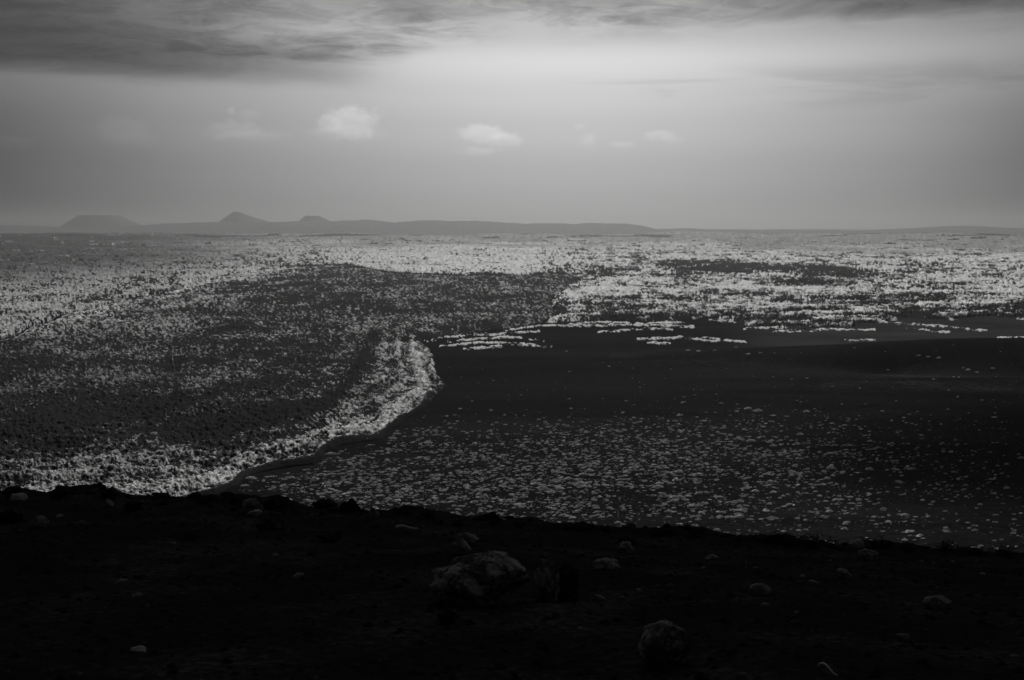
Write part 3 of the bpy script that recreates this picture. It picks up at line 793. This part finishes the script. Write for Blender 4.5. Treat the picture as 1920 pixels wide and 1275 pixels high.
for i, (px, py, w, h) in enumerate([(932, 975, 34, 22), (905, 972, 40, 14), (800, 965, 40, 14), (745, 962, 44, 14), (1240, 1002, 60, 20), (1300, 1006, 40, 14), (1440, 1014, 60, 20), (1475, 1018, 60, 26), (1520, 1022, 50, 30), (1560, 1026, 50, 20),
                                    (1645, 1024, 50, 22), (1610, 1012, 40, 18), (1770, 1030, 70, 22), (1830, 1036, 60, 20), (1060, 988, 60, 12), (1140, 994, 60, 14), (1385, 1010, 40, 14), (380, 940, 50, 14), (300, 945, 60, 14), (350, 1010, 50, 20), (1700, 1030, 60, 16), (1890, 1044, 70, 22)]):
    rim_shrub(px, py + 3, w, h, i)

# ------------------------------------------------------------------ pale shrubs dotted over the ash plain
def mound_verts(seed, seg, rings):
    rs = np.random.default_rng(seed); V = [(rs.uniform(-.1, .1), rs.uniform(-.1, .1), 1.0)]; F = []
    for i in range(1, rings + 1):
        f_ = i / rings
        for k in range(seg):
            a = (k + 0.5 * (i % 2)) / seg * 6.283
            r_ = (0.5 * math.sin(f_ * 1.5708) ** 0.8) * rs.uniform(0.7, 1.25)
            V.append((math.cos(a) * r_, math.sin(a) * r_, max(math.cos(f_ * 1.5708) * rs.uniform(0.65, 1.3), -0.15) if i < rings else -0.25))
    for k in range(seg): F.append((0, 1 + k, 1 + (k + 1) % seg))
    for i in range(rings - 1):
        b0 = 1 + i * seg
        for k in range(seg):
            k2 = (k + 1) % seg
            F.append((b0 + k, b0 + seg + k, b0 + seg + k2)); F.append((b0 + k, b0 + seg + k2, b0 + k2))
    return np.array(V), np.array(F)

def leafy(seed):
    """a low cushion with ragged tufts standing out of it"""
    V, F = mound_verts(seed, 9, 4)
    rs = np.random.default_rng(seed + 50); V = list(map(tuple, V)); F = list(map(tuple, F))
    for _ in range(40):
        a = rs.uniform(0, 6.283); r_ = 0.5 * math.sqrt(rs.random()); z0 = 0.85 * (1 - (r_ / 0.5) ** 2)
        c = np.array([math.cos(a) * r_, math.sin(a) * r_, z0]); u = rs.normal(size=3) * np.array([.08, .08, .10]); w = rs.normal(size=3) * np.array([.06, .06, .05])
        b0 = len(V); V += [tuple(c - w), tuple(c + w), tuple(c + u + np.array([0, 0, .28]))]; F.append((b0, b0 + 1, b0 + 2))
    return mesh_np('plain_shrub', V, F, M_BUSH, False)

def shrub_density(px, py):
    d = 1.1 * np.exp(-((px - 800) / 300) ** 2 - ((py - 890) / 62) ** 2)
    d += 0.75 * np.exp(-((px - 1120) / 330) ** 2 - ((py - 855) / 60) ** 2)
    d += 0.30 * np.exp(-((px - 1420) / 260) ** 2 - ((py - 830) / 65) ** 2)
    d += 0.22 * np.exp(-((px - 1300) / 500) ** 2 - ((py - 930) / 70) ** 2)
    d += 0.07 * np.exp(-((px - 1500) / 420) ** 2 - ((py - 770) / 60) ** 2) + 0.045 * (px > 840) * (py > 660)
    d *= 0.25 + 0.95 * sst(745, 830, py)
    d *= (0.45 + 1.1 * fbm(px / 70, py / 22, 3, 501)) * sst(0.18, 0.62, fbm(px / 55, (py + np.minimum(px - 900, 0) * 0.13) / 5.5, 3, 503)) * 1.4
    return d

def build_plain_shrubs():
    n = 70000
    px = RNG.random(n) * 2300 - 150; py = 650 + RNG.random(n) * 420
    dep = PITCH + np.arctan((py - 637.5) / FPX)
    dens = shrub_density(px, py)
    x = np.zeros(n); y = np.zeros(n)
    dx = (px - 960) / FPX; dy = -(py - 637.5) / FPX
    dirz = -math.sin(PITCH) + dy * math.cos(PITCH); diry = math.cos(PITCH) + dy * math.sin(PITCH)
    s = -CAM_H / dirz; x = dx * s; y = diry * s
    sd = poly_sd(px, py, TONGUE)
    keep = (RNG.random(n) < dens * 0.95) & (sd < -7) & (y < 830)
    x, y, px, py = x[keep], y[keep], px[keep], py[keep]
    m = len(x)
    size = 0.34 + 1.35 * RNG.random(m) ** 3.0 + 0.9 * (RNG.random(m) < 0.05)
    hgt = size * (0.16 + 0.26 * RNG.random(m))
    # a few larger pale clumps that stand out
    for (cx, cy, w_) in [(1403, 766, 3.2), (1420, 771, 4.0), (1352, 755, 2.0), (1512, 771, 2.8), (1408, 826, 3.0), (1500, 816, 2.6), (1450, 835, 2.4), (920, 768, 1.6), (1432, 800, 1.8), (1448, 972, 2.4), (1475, 781, 1.8), (1575, 799, 1.8),
                         (470, 900, 3.0), (620, 852, 3.0), (745, 815, 2.2), (1760, 684, 3.0), (1740, 683, 2.6), (1815, 694, 2.6), (1832, 697, 2.2), (1806, 692, 2.0), (1722, 682, 2.4), (1380, 656, 2.4), (1402, 677, 3.0), (1340, 668, 2.2), (1425, 676, 2.2), (1062, 661, 2), (1290, 664, 3), (1310, 668, 3)]:
        x_, y_ = on_plain(cx, cy)
        x = np.append(x, x_); y = np.append(y, y_); size = np.append(size, w_); hgt = np.append(hgt, w_ * 0.3)
    z = plain_z(x, y)
    app = size / np.hypot(x, y)
    vis = (y > 340)
    order = np.argsort(-app * vis)
    first, rest = order[:300], order[300:]
    metas = [leafy(600 + i) for i in range(8)]
    for k in first:
        o = link('plain_shrub', metas[int(k) % 8], label='low pale cushion shrub dotting the black ash plain', category='shrub', group='pale shrubs on the ash plain')
        o.location = (x[k], y[k], z[k]); o.rotation_euler = (0, 0, RNG.random() * 0.7 - 0.1 + (3.14 if RNG.random() < 0.5 else 0)); o.scale = (size[k] * 1.45, size[k] * 0.8, hgt[k])
    protos = [mound_verts(700 + i, 7, 3) for i in range(6)]
    VV = []; FF = []; off = 0
    for i, (V0, F0) in enumerate(protos):
        ids = rest[i::6]
        a = RNG.random(len(ids)) * 0.7 - 0.1 + 3.1416 * (RNG.random(len(ids)) < 0.5); ca, sa = np.cos(a)[:, None], np.sin(a)[:, None]
        sz = size[ids][:, None]
        vx = (V0[None, :, 0] * ca * 1.5 - V0[None, :, 1] * sa * 0.8) * sz + x[ids][:, None]
        vy = (V0[None, :, 0] * sa * 1.5 + V0[None, :, 1] * ca * 0.8) * sz + y[ids][:, None]
        vz = V0[None, :, 2] * hgt[ids][:, None] + z[ids][:, None]
        VV.append(np.stack([vx, vy, vz], -1).reshape(-1, 3))
        FF.append((F0[None] + (np.arange(len(ids)) * len(V0))[:, None, None]).reshape(-1, 3) + off); off += len(ids) * len(V0)
    link('shrub_cover', mesh_np('shrub_cover', np.concatenate(VV), np.concatenate(FF), M_BUSH, False), kind='stuff')
    print('shrubs', len(x))
build_plain_shrubs()

# ------------------------------------------------------------------ unseen clouds added to shade the slope and the right of the plain
def shade_cloud_mesh(name, seed, rx, ry, rz):
    bm = bmesh.new(); bmesh.ops.create_icosphere(bm, subdivisions=5, radius=1.0)
    P = np.array([v.co[:] for v in bm.verts])
    k = 1 + 0.55 * (n3(P * 1.6 + 10, seed) - 0.5) + 0.45 * (n3(P * 3.7 + 30, seed + 4) - 0.5) + 0.25 * (n3(P * 9 + 30, seed + 8) - 0.5)
    P = P * k[:, None] * np.array([rx, ry, rz]); P[:, 2] = np.where(P[:, 2] < 0, P[:, 2] * 0.4, P[:, 2])
    for v, c in zip(bm.verts, P): v.co = c
    me = bpy.data.meshes.new(name); bm.to_mesh(me); bm.free()
    m = bpy.data.materials.new('shade_cloud_vapour'); m.use_nodes = True; t = m.node_tree; t.nodes.clear()
    out = t.nodes.new('ShaderNodeOutputMaterial'); vp = t.nodes.new('ShaderNodeVolumePrincipled')
    vp.inputs['Color'].default_value = (0.9, 0.9, 0.9, 1); vp.inputs['Density'].default_value = 0.023; vp.inputs['Anisotropy'].default_value = 0.5
    t.links.new(vp.outputs[0], out.inputs['Volume'])
    me.materials.append(m)
    return me
def shade_cloud_over(gx, gy, gz, alt, rx, ry, rz, seed):
    """an added cloud, out of view towards the sun, to shade a spot of ground"""
    k = (alt - gz) / sd.z
    o = link('shade_cloud', shade_cloud_mesh('shade_cloud', seed, rx, ry, rz), kind='structure')
    o.location = (gx + sd.x * k, gy + sd.y * k, alt)
shade_cloud_over(20, 60, 95, 900, 330, 230, 70, 2)
shade_cloud_over(330, 470, 0, 950, 190, 150, 40, 5)

# ------------------------------------------------------------------ haze
def build_haze():
    lo = Vector((-34600, -34600, -8)); hi = Vector((34600, 34600, 365))
    bm = bmesh.new(); bmesh.ops.create_cube(bm, size=1.0)
    for v in bm.verts: v.co = Vector([lo[i] + (v.co[i] + 0.5) * (hi[i] - lo[i]) for i in range(3)])
    me = bpy.data.meshes.new('haze'); bm.to_mesh(me); bm.free()
    m = bpy.data.materials.new('pale_haze'); m.use_nodes = True; t = m.node_tree; t.nodes.clear()
    out = t.nodes.new('ShaderNodeOutputMaterial'); vp = t.nodes.new('ShaderNodeVolumePrincipled')
    vp.inputs['Color'].default_value = (0.30, 0.30, 0.30, 1); vp.inputs['Density'].default_value = 6.0e-5; vp.inputs['Anisotropy'].default_value = 0.74
    t.links.new(vp.outputs[0], out.inputs['Volume'])
    me.materials.append(m)
    link('haze', me, kind='stuff')
build_haze()
